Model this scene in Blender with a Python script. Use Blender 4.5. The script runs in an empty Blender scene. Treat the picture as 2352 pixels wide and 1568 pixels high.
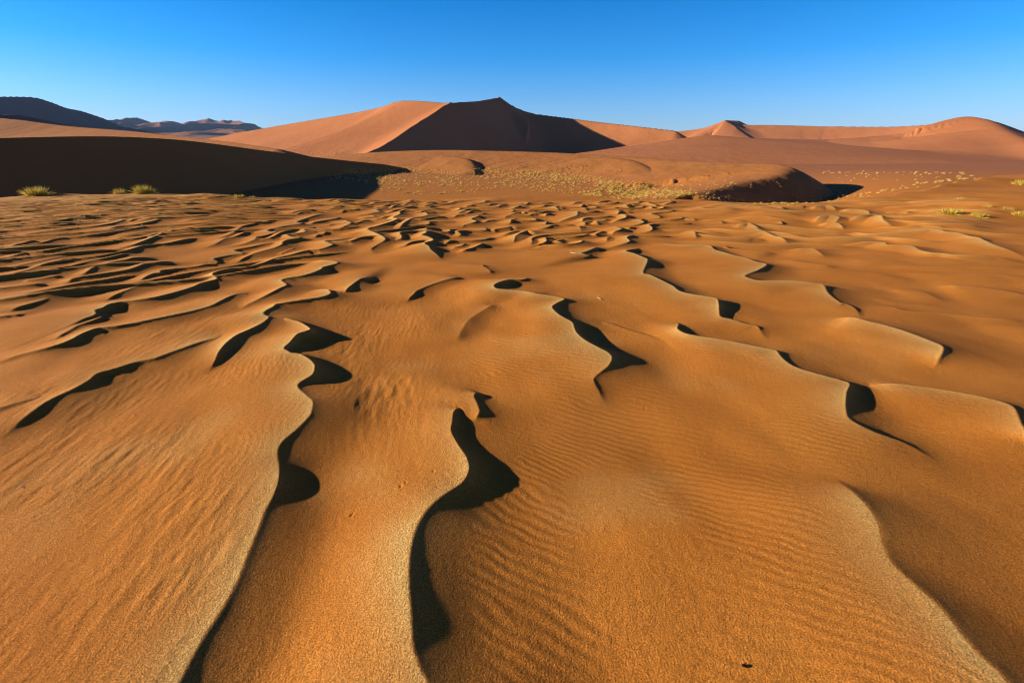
import bpy, math, random
import numpy as np
from mathutils import Vector

rng = np.random.default_rng(11)
random.seed(5)
F32 = np.float32
COL = bpy.context.scene.collection

# ------------------------------------------------------------------ camera frame
# every traced coordinate is turned into a point in the world with its own distance
H = 1.6
PITCH = math.radians(19.6)
FW = 1176.0                      # focal length for a 2352 px wide picture (18 mm lens)
CP, SP = math.cos(PITCH), math.sin(PITCH)


def ray(px, py):
    u = (px - 1176.0) / FW
    v = (784.0 - py) / FW
    return u, CP + v * SP, -SP + v * CP


def at_z(px, py, z):             # point on the ray at height z
    dx, dy, dz = ray(px, py)
    t = (z - H) / dz
    return dx * t, dy * t


def at_d(px, py, D):             # point on the ray at forward distance D
    dx, dy, dz = ray(px, py)
    t = D / dy
    return dx * t, D, H + dz * t


LIGHT = np.array([0.9995, -0.03])  # the light comes low from the left
SUN_EL = math.radians(13.5)

# ------------------------------------------------------------------ noise


def _hash(ix, iy, seed):
    n = (ix.astype(np.int64) * 374761393 + iy.astype(np.int64) * 668265263 + seed * 1442695041) & 0x7fffffff
    n = ((n ^ (n >> 13)) * 1274126177) & 0x7fffffff
    n = n ^ (n >> 16)
    return (n & 0xffff).astype(F32) / 32767.5 - 1.0


def vnoise(x, y, seed=0):
    ix, iy = np.floor(x), np.floor(y)
    fx, fy = (x - ix).astype(F32), (y - iy).astype(F32)
    fx = fx * fx * fx * (fx * (fx * 6 - 15) + 10)
    fy = fy * fy * fy * (fy * (fy * 6 - 15) + 10)
    a, b = _hash(ix, iy, seed), _hash(ix + 1, iy, seed)
    c, d = _hash(ix, iy + 1, seed), _hash(ix + 1, iy + 1, seed)
    return (a + (b - a) * fx) * (1 - fy) + (c + (d - c) * fx) * fy


def fbm(x, y, oct=4, seed=0, gain=0.5):
    s, a, tot = 0, 1.0, 0.0
    for k in range(oct):
        s = s + a * vnoise(x * 2 ** k + 17.3 * k, y * 2 ** k - 9.1 * k, seed + k)
        tot += a
        a *= gain
    return s / tot


def sstep(a, b, x):
    t = np.clip((x - a) / (b - a), 0, 1)
    return t * t * (3 - 2 * t)


# ------------------------------------------------------------------ crest lines of the megaripples
# picture windows in which the crests were read: offset and scale
CR = {
    'A': (0, 460, 2.613), 'B': (800, 460, 2.613), 'C': (1700, 460, 2.613),
    'D': (0, 1000, 2.2174), 'E': (800, 900, 1.943), 'F': (1700, 900, 1.943),
    'G': (500, 480, 5.4698), 'H': (900, 480, 5.4698), 'I': (1300, 480, 5.4698),
    'J': (1700, 480, 5.4698), 'K': (2100, 480, 5.113), 'L': (0, 480, 4.704),
    'M1': (0, 620, 5.345), 'M2': (420, 620, 5.345), 'M3': (820, 620, 5.345),
    'M4': (1240, 620, 5.345), 'M5': (1660, 620, 5.345), 'M6': (2080, 640, 4.9),
    'M7': (0, 880, 5.345), 'W': (0, 0, 0.91875),
}


def trace(*parts):
    out = []
    for name, pts in parts:
        ox, oy, s = CR[name]
        first = True
        for (x, y) in pts:
            q = ((ox + x / s) * 0.91875, (oy + y / s) * 0.91875)
            if first and len(out) > 1:       # two windows overlap: drop a point that steps back
                a = (out[-1][0] - out[-2][0], out[-1][1] - out[-2][1])
                b = (q[0] - out[-1][0], q[1] - out[-1][1])
                if math.hypot(*b) < 5 or a[0] * b[0] + a[1] * b[1] < -.2 * math.hypot(*a) * math.hypot(*b):
                    continue
            first = False
            out.append(q)
    return out


# (height, options, traced line); the steep side lies to the left of the direction of travel
RIDGES = []


def R(h, *parts, **o):
    RIDGES.append((h, o, trace(*parts)))


# --- near left
R(.150, ('M2', [(1345, 905), (1480, 915), (1700, 965), (1800, 1005), (1900, 1075), (1850, 1100), (1740, 1135), (1680, 1190),
                (1620, 1260), (1545, 1330), (1600, 1370), (1640, 1395), (1760, 1410), (1880, 1475), (1945, 1540)]),
  ('A', [(2055, 1190), (2040, 1240), (1960, 1290), (1942, 1325), (2000, 1380), (2040, 1420), (2030, 1490)]),
  ('D', [(1735, 20), (1700, 100), (1640, 160), (1560, 230), (1535, 290), (1545, 380), (1540, 450), (1510, 530), (1470, 600), (1440, 680),
         (1400, 780), (1360, 880), (1320, 980), (1270, 1080), (1210, 1180), (1130, 1300), (1060, 1420), (1000, 1540), (930, 1650), (860, 1800)]),
  taper=(.06, .1), ends=(0, 1), hy=[(735, .06), (757, .10), (800, .075), (845, .085), (880, .075), (940, .08), (1000, .08), (1060, .07), (1110, .075), (1160, .075), (1400, .075), (1700, .07)], sy=[(735, .5), (757, .6), (850, .58), (885, .40), (920, .26), (1060, .25), (1090, .48), (1120, .48), (1145, .285), (1700, .285)], tf=.5, wt=.24)
R(.115, ('M2', [(1850, 480), (1960, 495), (2110, 520), (2155, 555), (2160, 595), (2040, 635), (1800, 670), (1580, 705), (1440, 730), (1400, 765),
                (1320, 805), (1265, 850), (1290, 880), (1340, 905), (1270, 970), (1180, 1020), (1060, 1075), (920, 1135), (820, 1200),
                (740, 1260), (660, 1340), (600, 1430), (500, 1530), (440, 1590)]))
R(.115, ('M2', [(1900, 110), (2100, 150), (2270, 185), (2070, 245), (2050, 270), (1930, 320), (1780, 360), (1590, 390), (1510, 425), (1580, 480), (1500, 520),
                (1380, 575), (1250, 625), (1050, 690), (950, 730), (870, 770)]))
R(.095, ('M2', [(1130, 540), (1050, 540), (960, 560), (860, 610), (760, 660), (660, 710), (580, 750), (450, 790), (250, 840), (0, 890)]),
  ('M1', [(2000, 940), (1700, 1000), (1500, 1030), (1300, 1050), (1150, 1100), (1050, 1145), (960, 1195), (800, 1250), (500, 1315), (200, 1365), (0, 1420), (-300, 1500)]))
R(.115, ('G', [(2100, 555), (2000, 590), (1880, 630), (1700, 655), (1760, 690), (1810, 712), (1740, 745), (1620, 778)]),
  ('M2', [(1850, 25), (1640, 80), (1430, 130), (1270, 190), (1080, 230), (860, 255), (700, 290), (590, 340), (650, 400), (560, 430),
          (430, 465), (330, 510), (150, 565), (0, 605)]),
  ('M1', [(2050, 650), (1800, 685), (1600, 705), (1450, 735), (1370, 775), (1260, 805), (1265, 850), (1100, 900), (850, 1000), (600, 1080), (300, 1160), (0, 1245), (-200, 1290)]))
R(.07, ('M1', [(1280, 860), (1340, 890), (1330, 920), (1180, 975), (1030, 1025), (930, 1085), (800, 1150), (640, 1240)]))
R(.085, ('M2', [(900, 1075), (680, 1150), (400, 1240), (200, 1310), (0, 1380)]),
  ('M7', [(2050, 60), (1800, 110), (1550, 190), (1300, 260), (1180, 350), (1000, 450), (800, 540), (600, 640), (400, 760), (250, 850), (100, 950), (-150, 1100)]))
R(.06, ('M7', [(650, 530), (450, 600), (250, 650), (0, 720), (-300, 800)]))
R(.07, ('M1', [(2500, 410), (2352, 420), (2150, 440), (2000, 465), (1850, 500), (1680, 560), (1550, 610), (1420, 660), (1330, 690)]))
R(.075, ('M2', [(700, 175), (600, 190), (400, 235), (200, 260), (0, 280)]), ('M1', [(2130, 300), (2150, 320), (2050, 335), (1960, 370), (1850, 430), (1780, 470)]))
R(.085, ('M1', [(2352, 135), (2100, 185), (1930, 205), (1840, 240), (1740, 275), (1640, 295), (1480, 318), (1250, 352), (1060, 380), (960, 400), (900, 430), (700, 480)]))
R(.065, ('M1', [(2000, 340), (1700, 365), (1400, 415), (1100, 455), (850, 500), (600, 550), (400, 590), (200, 625), (0, 650), (-200, 680)]))
R(.06, ('M1', [(1100, 590), (900, 625), (700, 650), (560, 690), (400, 735), (200, 790), (80, 840)]))
R(.05, ('M1', [(300, 880), (150, 885), (0, 905), (-200, 930)]))
R(.08, ('M1', [(2100, 100), (1900, 115), (1780, 125), (1700, 145), (1500, 180), (1340, 225), (1220, 265), (1190, 290), (1100, 330), (1000, 370)]))
R(.075, ('M1', [(1800, 30), (1500, 110), (1200, 170), (1050, 205), (950, 230), (700, 270), (500, 315), (350, 355), (240, 400)]))
R(.07, ('M1', [(1450, 60), (1200, 100), (900, 130), (700, 180), (520, 230), (430, 265), (330, 295), (150, 330), (0, 355), (-200, 400)]))
R(.06, ('M1', [(1000, 60), (900, 90), (600, 150), (300, 215), (0, 265), (-200, 300)]))
R(.06, ('M1', [(700, 60), (400, 100), (200, 150), (0, 195)]))
R(.05, ('M1', [(850, 360), (700, 375), (500, 410), (250, 430)]))
R(.06, ('M1', [(620, 460), (450, 475), (250, 500), (0, 530), (-200, 560)]))
# --- fine ripples far left
for pts_ in ([(1170, 35), (900, 60), (700, 90), (500, 115), (250, 140), (0, 150), (-300, 170)],
             [(2090, 70), (1900, 78), (1700, 68), (1500, 78), (1250, 100), (1000, 120), (800, 135)],
             [(2320, 122), (2100, 108), (1900, 122), (1700, 140), (1500, 122), (1300, 140)],
             [(2300, 152), (2000, 140), (1750, 160), (1500, 182), (1200, 182), (900, 210), (600, 235)],
             [(2350, 175), (2100, 190), (1900, 200), (1700, 190)],
             [(1340, 240), (1100, 260), (900, 290), (700, 330), (450, 340), (200, 350), (0, 372)],
             [(1690, 290), (1500, 310), (1300, 370), (1100, 400), (900, 420), (700, 440), (400, 470), (200, 490), (0, 500)],
             [(1980, 240), (1750, 280), (1600, 312), (1450, 345)],
             [(2200, 280), (1950, 302), (1800, 340), (1600, 380), (1400, 402), (1200, 440), (1000, 462)],
             [(1900, 360), (1700, 402), (1500, 440), (1250, 480), (1000, 512), (700, 540), (500, 590), (250, 622), (0, 650), (-300, 690)],
             [(2080, 430), (1800, 500), (1600, 540), (1400, 562), (1100, 600), (800, 640), (500, 690), (300, 702), (100, 740), (-200, 790)],
             [(2352, 390), (2100, 440), (1900, 490), (1750, 550), (1600, 602), (1350, 640), (1250, 652)],
             [(2352, 500), (2000, 592), (1700, 622), (1500, 680), (1200, 740), (800, 790), (550, 830), (300, 900), (0, 965)],
             [(420, 555), (300, 590), (200, 612), (60, 640)],
             [(900, 200), (600, 215), (400, 240), (100, 250), (-200, 270)],
             [(600, 270), (400, 300), (150, 320), (-100, 345)],
             [(700, 160), (450, 175), (200, 200), (-100, 210)]):
    R(.085, ('L', pts_), slr=(.30, .55), near_=1)
# --- mid left
R(.09, ('G', [(2150, 372), (1990, 385), (2060, 415), (2040, 440), (1960, 470), (1850, 490), (1720, 492)]))
R(.08, ('G', [(1850, 330), (1895, 350), (1750, 380), (1600, 405), (1470, 430)]))
R(.075, ('G', [(1760, 265), (1600, 310), (1450, 360), (1320, 410), (1400, 427), (1300, 445), (1100, 475), (920, 520), (960, 540), (1040, 545), (900, 590),
               (770, 610), (750, 640), (600, 690), (400, 720), (240, 740), (0, 765)]))
R(.09, ('G', [(1720, 510), (1640, 480), (1520, 480), (1420, 515), (1440, 540), (1300, 570), (1185, 580), (1250, 610), (1380, 620), (1200, 650), (1120, 690),
              (1125, 710), (1020, 760), (850, 800), (700, 840), (560, 890), (430, 955)]))
R(.06, ('G', [(1730, 530), (1690, 570), (1620, 580), (1560, 610)]))
R(.06, ('G', [(1880, 730), (1920, 752), (1850, 780), (1750, 790)]))
R(.05, ('G', [(1310, 755), (1220, 790), (1070, 850)]))
R(.07, ('G', [(1100, 660), (900, 700), (700, 745), (455, 795), (590, 832), (400, 860), (180, 910), (240, 945), (0, 985)]))
R(.07, ('G', [(760, 520), (640, 540), (480, 605), (350, 630), (230, 695), (100, 725), (0, 745)]))
R(.06, ('G', [(1150, 360), (1000, 380), (800, 420), (600, 460), (540, 490), (440, 560), (240, 625), (0, 660)]))
# --- centre back
R(.11, ('H', [(830, 200), (680, 220), (590, 245), (540, 270), (545, 300), (450, 345), (510, 368), (400, 415), (220, 470), (130, 490), (110, 520), (250, 575),
              (345, 635), (240, 690), (150, 735), (185, 770), (170, 800)]))
R(.10, ('H', [(1240, 250), (1100, 262), (990, 265), (900, 285), (930, 310), (860, 335), (740, 350), (660, 385), (590, 430), (540, 470), (450, 490), (350, 500)]))
R(.125, ('H', [(1070, 440), (1000, 465), (905, 498), (990, 512), (915, 528), (900, 560), (845, 585), (920, 605), (1000, 635), (960, 670), (880, 700), (940, 740),
               (965, 775), (1040, 810), (1130, 860)]), ('M3', [(1535, 100), (1450, 150), (1350, 200), (1240, 255), (1165, 290), (1260, 335)]))
R(.09, ('H', [(1720, 335), (1650, 320), (1600, 335), (1520, 370), (1590, 400), (1540, 420), (1420, 440), (1410, 465)]))
R(.09, ('H', [(1640, 220), (1480, 230), (1400, 260), (1320, 290)]))
R(.08, ('H', [(2170, 490), (2090, 470), (2000, 485), (1840, 510), (1870, 535)]))
R(.12, ('H', [(2450, 550), (2352, 535), (2280, 528), (2190, 560), (2130, 600), (2100, 650)]))
R(.08, ('H', [(1740, 715), (1680, 700), (1600, 735), (1520, 765), (1400, 785), (1280, 780)]))
R(.07, ('H', [(1440, 690), (1390, 730), (1300, 750), (1200, 760)]))
R(.08, ('H', [(2250, 200), (2200, 185), (2130, 210), (2040, 225)]))
R(.06, ('H', [(2060, 235), (2100, 250), (2050, 285)]))
R(.09, ('H', [(1100, 160), (980, 165), (900, 185), (840, 195)]))
R(.09, ('H', [(820, 135), (720, 125), (640, 150), (600, 170)]))
R(.08, ('H', [(550, 190), (490, 180), (410, 220)]))
R(.08, ('H', [(420, 190), (230, 240), (270, 265), (150, 290), (0, 300), (-150, 310)]))
R(.07, ('H', [(130, 310), (200, 335), (100, 345), (-50, 350)]))
# --- centre right, back
R(.10, ('I', [(1330, 290), (1440, 315), (1445, 350), (1350, 378), (1220, 400)]))
R(.08, ('I', [(980, 385), (1060, 398), (1040, 415), (1090, 432)]))
R(.10, ('I', [(1100, 240), (1030, 260), (900, 268), (795, 262), (785, 300), (760, 330), (600, 370), (480, 395)]))
R(.10, ('I', [(1250, 455), (1330, 480), (1390, 500), (1370, 515), (1290, 540), (1240, 560)]))
R(.08, ('I', [(1210, 535), (1150, 533), (1090, 550), (1030, 580), (1130, 590)]))
R(.09, ('I', [(400, 405), (370, 405), (345, 435)]))
R(.06, ('I', [(900, 470), (820, 470), (815, 490), (850, 520)]))
R(.08, ('I', [(640, 640), (600, 645), (500, 668), (640, 685)]))
R(.09, ('I', [(450, 290), (390, 290), (340, 310)]))
R(.10, ('I', [(300, 255), (170, 255), (20, 285)]))
R(.08, ('I', [(1250, 110), (1130, 125), (1040, 150)]))
R(.10, ('I', [(620, 200), (540, 188), (480, 205), (540, 230)]))
R(.09, ('I', [(950, 180), (880, 168), (830, 195)]))
R(.07, ('I', [(1380, 215), (1330, 208), (1250, 230)]))
R(.09, ('I', [(1550, 265), (1390, 262), (1325, 290)]))
R(.10, ('I', [(1590, 180), (1510, 168), (1450, 185), (1520, 205)]))
R(.07, ('I', [(1560, 485), (1520, 480), (1470, 500)]))
R(.07, ('I', [(1240, 600), (1190, 630), (1190, 660)]))
R(.08, ('I', [(2200, 130), (2110, 125), (2030, 150), (1940, 175)]))
R(.11, ('I', [(1690, 735), (1620, 720), (1560, 755), (1445, 795), (1560, 830), (1680, 880), (1745, 925)]),
  ('M4', [(1950, 200), (1850, 225), (1770, 260), (1800, 280), (1960, 315), (2050, 345), (2200, 415), (2352, 490)]),
  ('M5', [(110, 490), (200, 560), (350, 600), (550, 630), (700, 660), (730, 720), (740, 820), (760, 880), (900, 905), (1100, 950), (1250, 975), (1320, 1050), (1400, 1120), (1500, 1180)]))
R(.09, ('I', [(1130, 765), (1070, 750), (990, 775), (900, 810), (830, 830), (900, 845), (1000, 850), (1040, 870)]))
R(.11, ('I', [(1965, 625), (2000, 660), (2100, 695), (2352, 715)]), ('J', [(200, 715), (400, 725), (470, 780), (600, 820), (750, 860), (900, 895), (1020, 940), (1150, 970)]),
  ('M5', [(1250, 170), (1340, 190), (1365, 225), (1250, 290), (1080, 360), (1150, 400), (1300, 430), (1500, 430), (1750, 435), (2000, 465), (2130, 485), (2190, 580), (2352, 680)]),
  ('M6', [(150, 530), (270, 570), (340, 620), (370, 680), (420, 720)]))
# --- the long crest in the middle
R(.125, ('M4', [(250, 310), (370, 320), (410, 345), (330, 380), (200, 390), (90, 420), (0, 455), (-30, 480), (0, 520), (200, 540), (380, 555), (550, 590), (700, 610), (910, 655),
                (840, 700), (770, 740), (750, 780), (830, 860), (930, 920), (1020, 970), (1050, 1050), (1090, 1120), (1200, 1210), (1350, 1290), (1480, 1350), (1550, 1420)]),
  ('B', [(1880, 1160), (1800, 1210), (1790, 1240), (1830, 1300), (1870, 1360), (1890, 1390)]))
R(.05, ('M3', [(2120, 203), (2065, 230), (2150, 290), (2200, 330)]))
R(.035, ('M4', [(1250, 975), (1500, 990), (1700, 1060), (1900, 1120), (2100, 1180), (2250, 1250), (2352, 1310)]), ('M5', [(100, 1300), (220, 1350)]), round=.02)
R(.11, ('M5', [(60, 870), (150, 895), (200, 960), (180, 1040), (230, 1090), (350, 1130), (600, 1170), (850, 1210), (1100, 1260), (1350, 1310), (1500, 1345), (1560, 1420), (1650, 1500)]),
  ('C', [(766, 1185), (900, 1225), (1050, 1265), (1110, 1290), (1090, 1350), (1085, 1450)]),
  ('F', [(810, 230), (830, 270), (950, 320), (1100, 360), (1250, 420), (1350, 450)]))
R(.10, ('M6', [(0, 690), (220, 715), (400, 770), (650, 830), (850, 890), (1050, 960), (1230, 1030), (1330, 1070), (1370, 1120), (1330, 1200), (1270, 1290)]))
R(.085, ('F', [(850, 100), (1050, 105), (1250, 130), (1450, 165), (1600, 205), (1640, 250), (1660, 300), (1720, 380)]), taper=(.2, .1))
R(.035, ('M6', [(700, 410), (900, 400), (1100, 430), (1250, 490), (1400, 540)]))
R(.05, ('M6', [(600, 560), (900, 660), (1300, 690), (1700, 730), (2352, 780), (2600, 800)]))
R(.05, ('M6', [(1300, 340), (1700, 370), (2100, 420), (2352, 470), (2600, 520)]))
R(.04, ('M6', [(600, 108), (1200, 122), (1800, 130), (2352, 132), (2600, 140)]))
# --- right back
R(.11, ('K', [(100, 345), (250, 310), (460, 290), (540, 325), (600, 360), (700, 390), (850, 410)]))
R(.10, ('K', [(200, 475), (260, 515), (450, 530), (800, 490), (1000, 475), (1150, 465), (1270, 480), (1350, 505), (1500, 520), (1650, 565), (1770, 585), (1850, 625), (1950, 665),
              (2150, 710), (2352, 765), (2500, 800)]))
R(.085, ('K', [(0, 655), (200, 640), (400, 630), (570, 645), (610, 670), (900, 685), (960, 710), (1030, 745), (1150, 770), (1290, 780), (1500, 800), (1900, 810), (2100, 830), (2352, 860), (2500, 880)]))
R(.06, ('K', [(420, 420), (800, 430), (1000, 412), (1200, 425), (1350, 450), (1390, 470)]))
R(.10, ('K', [(0, 215), (150, 207), (250, 215), (340, 240), (390, 270)]))
R(.07, ('K', [(560, 256), (720, 240), (840, 238), (880, 262)]))
R(.05, ('K', [(800, 340), (950, 325), (1130, 318), (1230, 330), (1270, 345)]))
R(.09, ('J', [(800, 465), (870, 475), (1000, 485), (1130, 530), (1280, 595), (1360, 612), (1440, 650), (1490, 690)]))
R(.09, ('J', [(770, 463), (870, 430), (940, 422), (1000, 450), (1090, 490), (1180, 505)]))
R(.09, ('J', [(1840, 350), (1960, 325), (2090, 320), (2180, 350), (2100, 385)]))
R(.08, ('J', [(1900, 378), (2080, 378), (2170, 395), (2190, 450), (2250, 490)]))
R(.08, ('J', [(0, 530), (190, 540), (205, 575), (230, 610)]))
R(.05, ('J', [(540, 390), (560, 400), (590, 430)]))
R(.09, ('J', [(1800, 210), (1980, 180), (2100, 205), (2150, 235)]))
R(.08, ('J', [(1220, 205), (1370, 200), (1420, 235)]))
R(.07, ('J', [(880, 212), (1010, 198), (1080, 200)]))
R(.07, ('J', [(50, 370), (150, 360), (220, 380)]))
R(.06, ('J', [(1390, 345), (1400, 360), (1450, 372)]))
R(.08, ('J', [(200, 197), (260, 205), (340, 225), (420, 240)]))
R(.06, ('J', [(600, 715), (640, 750), (700, 770), (1000, 800), (1250, 820), (1365, 832)]), ('M5', [(1550, 72), (1500, 118), (1400, 150)]))
R(.045, ('M5', [(1600, 140), (1800, 175), (2100, 215), (2352, 235)]))
R(.07, ('J', [(1480, 760), (1650, 770), (1810, 770), (1900, 820), (2000, 860)]))
# --- near centre and right
R(.07, ('E', [(790, 132), (745, 160), (765, 210), (770, 250), (725, 290)]))
R(.135, ('E', [(700, 195), (650, 245), (640, 300), (635, 345), (670, 410), (710, 470), (722, 530), (690, 590), (600, 650), (520, 720), (470, 800), (440, 900), (430, 1000), (430, 1100),
               (440, 1250), (450, 1400), (500, 1530), (540, 1600), (620, 1720)]), taper=(.08, .02), ends=(0, 1), hy=[(920, .05), (985, .065), (1040, .075), (1080, .08), (1110, .075), (1160, .085), (1300, .09), (1700, .08)], sy=[(960, .58), (1090, .6), (1110, .44), (1140, .295), (1700, .30)], tf=.5, wt=.26)
R(.10, ('F', [(745, 515), (770, 540), (800, 580), (860, 650), (920, 730), (960, 800), (980, 890), (1010, 960), (1060, 1020), (1150, 1100), (1250, 1190), (1350, 1310), (1430, 1410),
              (1530, 1500), (1600, 1580), (1750, 1700), (1900, 1840), (2080, 2000)]), taper=(.25, .05), ends=(0, .9), round=.02, hy=[(1000, .05), (1110, .075), (1300, .08), (1600, .08)], sy=[(1000, .20), (1110, .25), (1200, .22), (1300, .262), (1600, .26)])
R(.065, ('M3', [(1830, 352), (1760, 370), (1560, 420), (1350, 490), (1190, 560), (1150, 600), (1080, 650), (1030, 700)]))
R(.06, ('M3', [(2230, 700), (2150, 770), (2000, 860), (1900, 930), (1800, 1050), (1740, 1160), (1720, 1230)]), round=.04)
R(.10, ('M3', [(640, 380), (460, 390), (370, 440), (290, 500), (210, 555), (120, 560)]))

# ------------------------------------------------------------------ plateau edge (W pixels)
EDGE = [(-900, 470), (-300, 462), (0, 456), (150, 449), (330, 444), (430, 447), (560, 455), (700, 459), (850, 459), (1000, 457), (1150, 452), (1300, 445), (1400, 449), (1500, 457), (1620, 461),
        (1750, 466), (1850, 467), (1950, 460), (2050, 447), (2150, 428), (2250, 408), (2352, 394), (2600, 380)]
_ea, _er = [], []
for (px, py) in EDGE:
    x, y = at_z(px, py, 0.0)
    _ea.append(math.atan2(x, y))
    _er.append(min(math.hypot(x, y), 60.0))
_ea, _er = np.array(_ea), np.array(_er)
_et = [math.atan2(ray(px, py)[2], math.hypot(*ray(px, py)[:2])) for px, py in EDGE]


def edge_r(az):
    return np.interp(az, _ea, _er)


FL_R = np.array([0, 60, 80, 100, 150, 220, 300, 450, 800, 9000.])
FL_Z = np.array([-6, -6, -5.6, -5.0, -3.6, -2.4, -1.2, -.6, -.4, -2.])


def floor_z(r, az):
    z = np.interp(r, FL_R, FL_Z)
    return z - 1.6 * sstep(.15, .45, az) * sstep(400, 150, r) + 3.0 * sstep(.43, .68, az) * sstep(55, 85, r) * sstep(330, 160, r)


def base_z(x, y):
    r = np.hypot(x, y)
    az = np.arctan2(x, y)
    E = edge_r(az)
    s = np.maximum(r - E, 0)
    drop = np.where(s < 4, .045 * s * s, .72 + .36 * (s - 4))
    z = -drop
    fl = floor_z(r, az)
    k = 1.2
    hh = np.clip(.5 + .5 * (z - fl) / k, 0, 1)
    z = fl + (z - fl) * hh + k * hh * (1 - hh)
    inner = sstep(6, -1, r - E)
    z = z + inner * .10 * fbm(x / 4.0, y / 4.0, 2, 5) * sstep(3, 9, r)
    z = z + sstep(9, 5, r) * (.022 * fbm((x * .9 + y * .3) / .8, (y * .9 - x * .3) / 1.5, 3, 15))
    # gentle rise of the sand sheet at the right, and a few smooth swells on it
    z = z + inner * .25 * sstep(7, 20, x) * sstep(4, 14, y) + inner * sstep(8, 14, r) * .22 * fbm(x / 5.5 + 3, y / 3.2, 2, 77) * sstep(4, 12, x)
    return z


for _ in range(12):              # settle where the sheet breaks away so that its rim is seen where it should be
    for i in range(len(EDGE)):
        r_ = np.linspace(6, _er[i] + 8, 300)
        zz = base_z(r_ * math.sin(_ea[i]), r_ * math.cos(_ea[i]))
        top = np.max(np.arctan2(zz - H, r_))
        _er[i] = float(np.clip(_er[i] * (1 + .5 * (math.tan(-top) / max(math.tan(-_et[i]), .01) - 1)), 8, 70))


def catmull(P, n):
    P = np.asarray(P, float)
    Q = np.vstack([2 * P[0] - P[1], P, 2 * P[-1] - P[-2]])
    out = []
    for i in range(1, len(Q) - 2):
        p0, p1, p2, p3 = Q[i - 1], Q[i], Q[i + 1], Q[i + 2]
        for t in np.linspace(0, 1, n, endpoint=False):
            a = 2 * p1
            b = p2 - p0
            c = 2 * p0 - 5 * p1 + 4 * p2 - p3
            d = -p0 + 3 * p1 - 3 * p2 + p3
            out.append(.5 * (a + b * t + c * t * t + d * t ** 3))
    out.append(Q[-2])
    return np.array(out)


crests = []      # dict(P, h, opts)


def add_crest(P, h, o):
    P = catmull(P, 4)
    L = np.concatenate([[0], np.cumsum(np.hypot(*np.diff(P, axis=0).T))])
    L = L / L[-1]
    ta, tb = o.get('taper', (.18, .25))
    e0, e1 = o.get('ends', (0, 0))
    f = np.ones(len(P))
    f *= e0 + (1 - e0) * np.sin(np.clip(L / ta, 0, 1) * math.pi / 2)
    f *= e1 + (1 - e1) * np.sin(np.clip((1 - L) / tb, 0, 1) * math.pi / 2)
    T = np.gradient(P, axis=0)
    T /= np.maximum(np.hypot(T[:, 0], T[:, 1]), 1e-6)[:, None]
    N = np.stack([-T[:, 1], T[:, 0]], 1)
    hv = h * f
    if 'hy' in o:
        hv = np.interp(np.interp(L, o['_L'], o['_y']), [a for a, b in o['hy']], [b for a, b in o['hy']]) * f
    elif o.get('near'):
        hv = hv * o['near']
    g = np.random.default_rng(len(crests) + 500)
    n = max(3, int(np.hypot(*np.diff(P, axis=0).T).sum() / .35) + 2)
    sl = np.interp(L, np.linspace(0, 1, n), g.choice([.22, .24, .26, .3, .34, .55], n))
    sl = np.clip(sl / np.clip(np.abs(N @ LIGHT), .45, 1), 0, .64)
    if 'hy' in o:
        sl = np.interp(np.interp(L, o['_L'], o['_y']), [a for a, b in o['sy']], [b for a, b in o['sy']])
    elif 'slr' in o:
        sl = np.clip(np.interp(L, np.linspace(0, 1, n), g.uniform(o['slr'][0], o['slr'][1], n)) / np.clip(np.abs(N @ LIGHT), .45, 1), 0, .64)
    crests.append(dict(P=P, h=hv, N=N, o=o, sl=sl))


for (h, o, pts) in RIDGES:
    P = []
    for (px, py) in pts:
        hh = float(np.interp(py, [a for a, b in o['hy']], [b for a, b in o['hy']])) if 'hy' in o else h * .8
        z = hh
        for _ in range(4):
            x, y = at_z(px, py, z)
            z = float(base_z(np.array([x]), np.array([y]))[0]) + hh
        P.append((x, y))
    P = np.array(P)
    q = np.concatenate([[0], np.cumsum(np.hypot(*np.diff(P, axis=0).T))])
    o['_L'], o['_y'] = q / q[-1], [p[1] for p in pts]
    o['near'] = float(np.interp(np.hypot(P[:, 0], P[:, 1]).mean(), [2.5, 5, 9, 14], [.62, .68, .8, .9]))
    add_crest(P, h, o)
n_traced = len(crests)
_all = np.vstack([c['P'] for c in crests])


def fill(n, box, heading, hrange, lrange, wav, sep, seed):
    """crest lines for the parts of the field too fine to read one by one"""
    g = np.random.default_rng(seed)
    global _all
    made = 0
    for _ in range(n * 30):
        if made >= n:
            break
        px, py = g.uniform(box[0], box[2]), g.uniform(box[1], box[3])
        x, y = at_z(px, py, 0.05)
        if math.hypot(x, y) > edge_r(math.atan2(x, y)) - .3:
            continue
        a = math.radians(heading + g.normal(0, 7))
        n_p = 7
        ln = g.uniform(*lrange)
        s = np.linspace(-.5, .5, n_p) * ln
        ph, fr = g.uniform(0, 6.3), g.uniform(2.2, 4.2)
        off = wav * ln * np.sin(s / ln * 2 * math.pi * fr / 2 + ph) + g.normal(0, wav * ln * .25, n_p)
        P = np.stack([x + s * math.cos(a) - off * math.sin(a), y + s * math.sin(a) + off * math.cos(a)], 1)
        d = np.hypot(_all[None, :, 0] - P[:, None, 0], _all[None, :, 1] - P[:, None, 1]).min(1)
        if np.median(d) < sep or d.min() < sep * .45:
            continue
        add_crest(P, g.uniform(*hrange), dict(taper=(.3, .3), slr=(.26, .42)))
        _all = np.vstack([_all, crests[-1]['P']])
        made += 1


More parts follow.
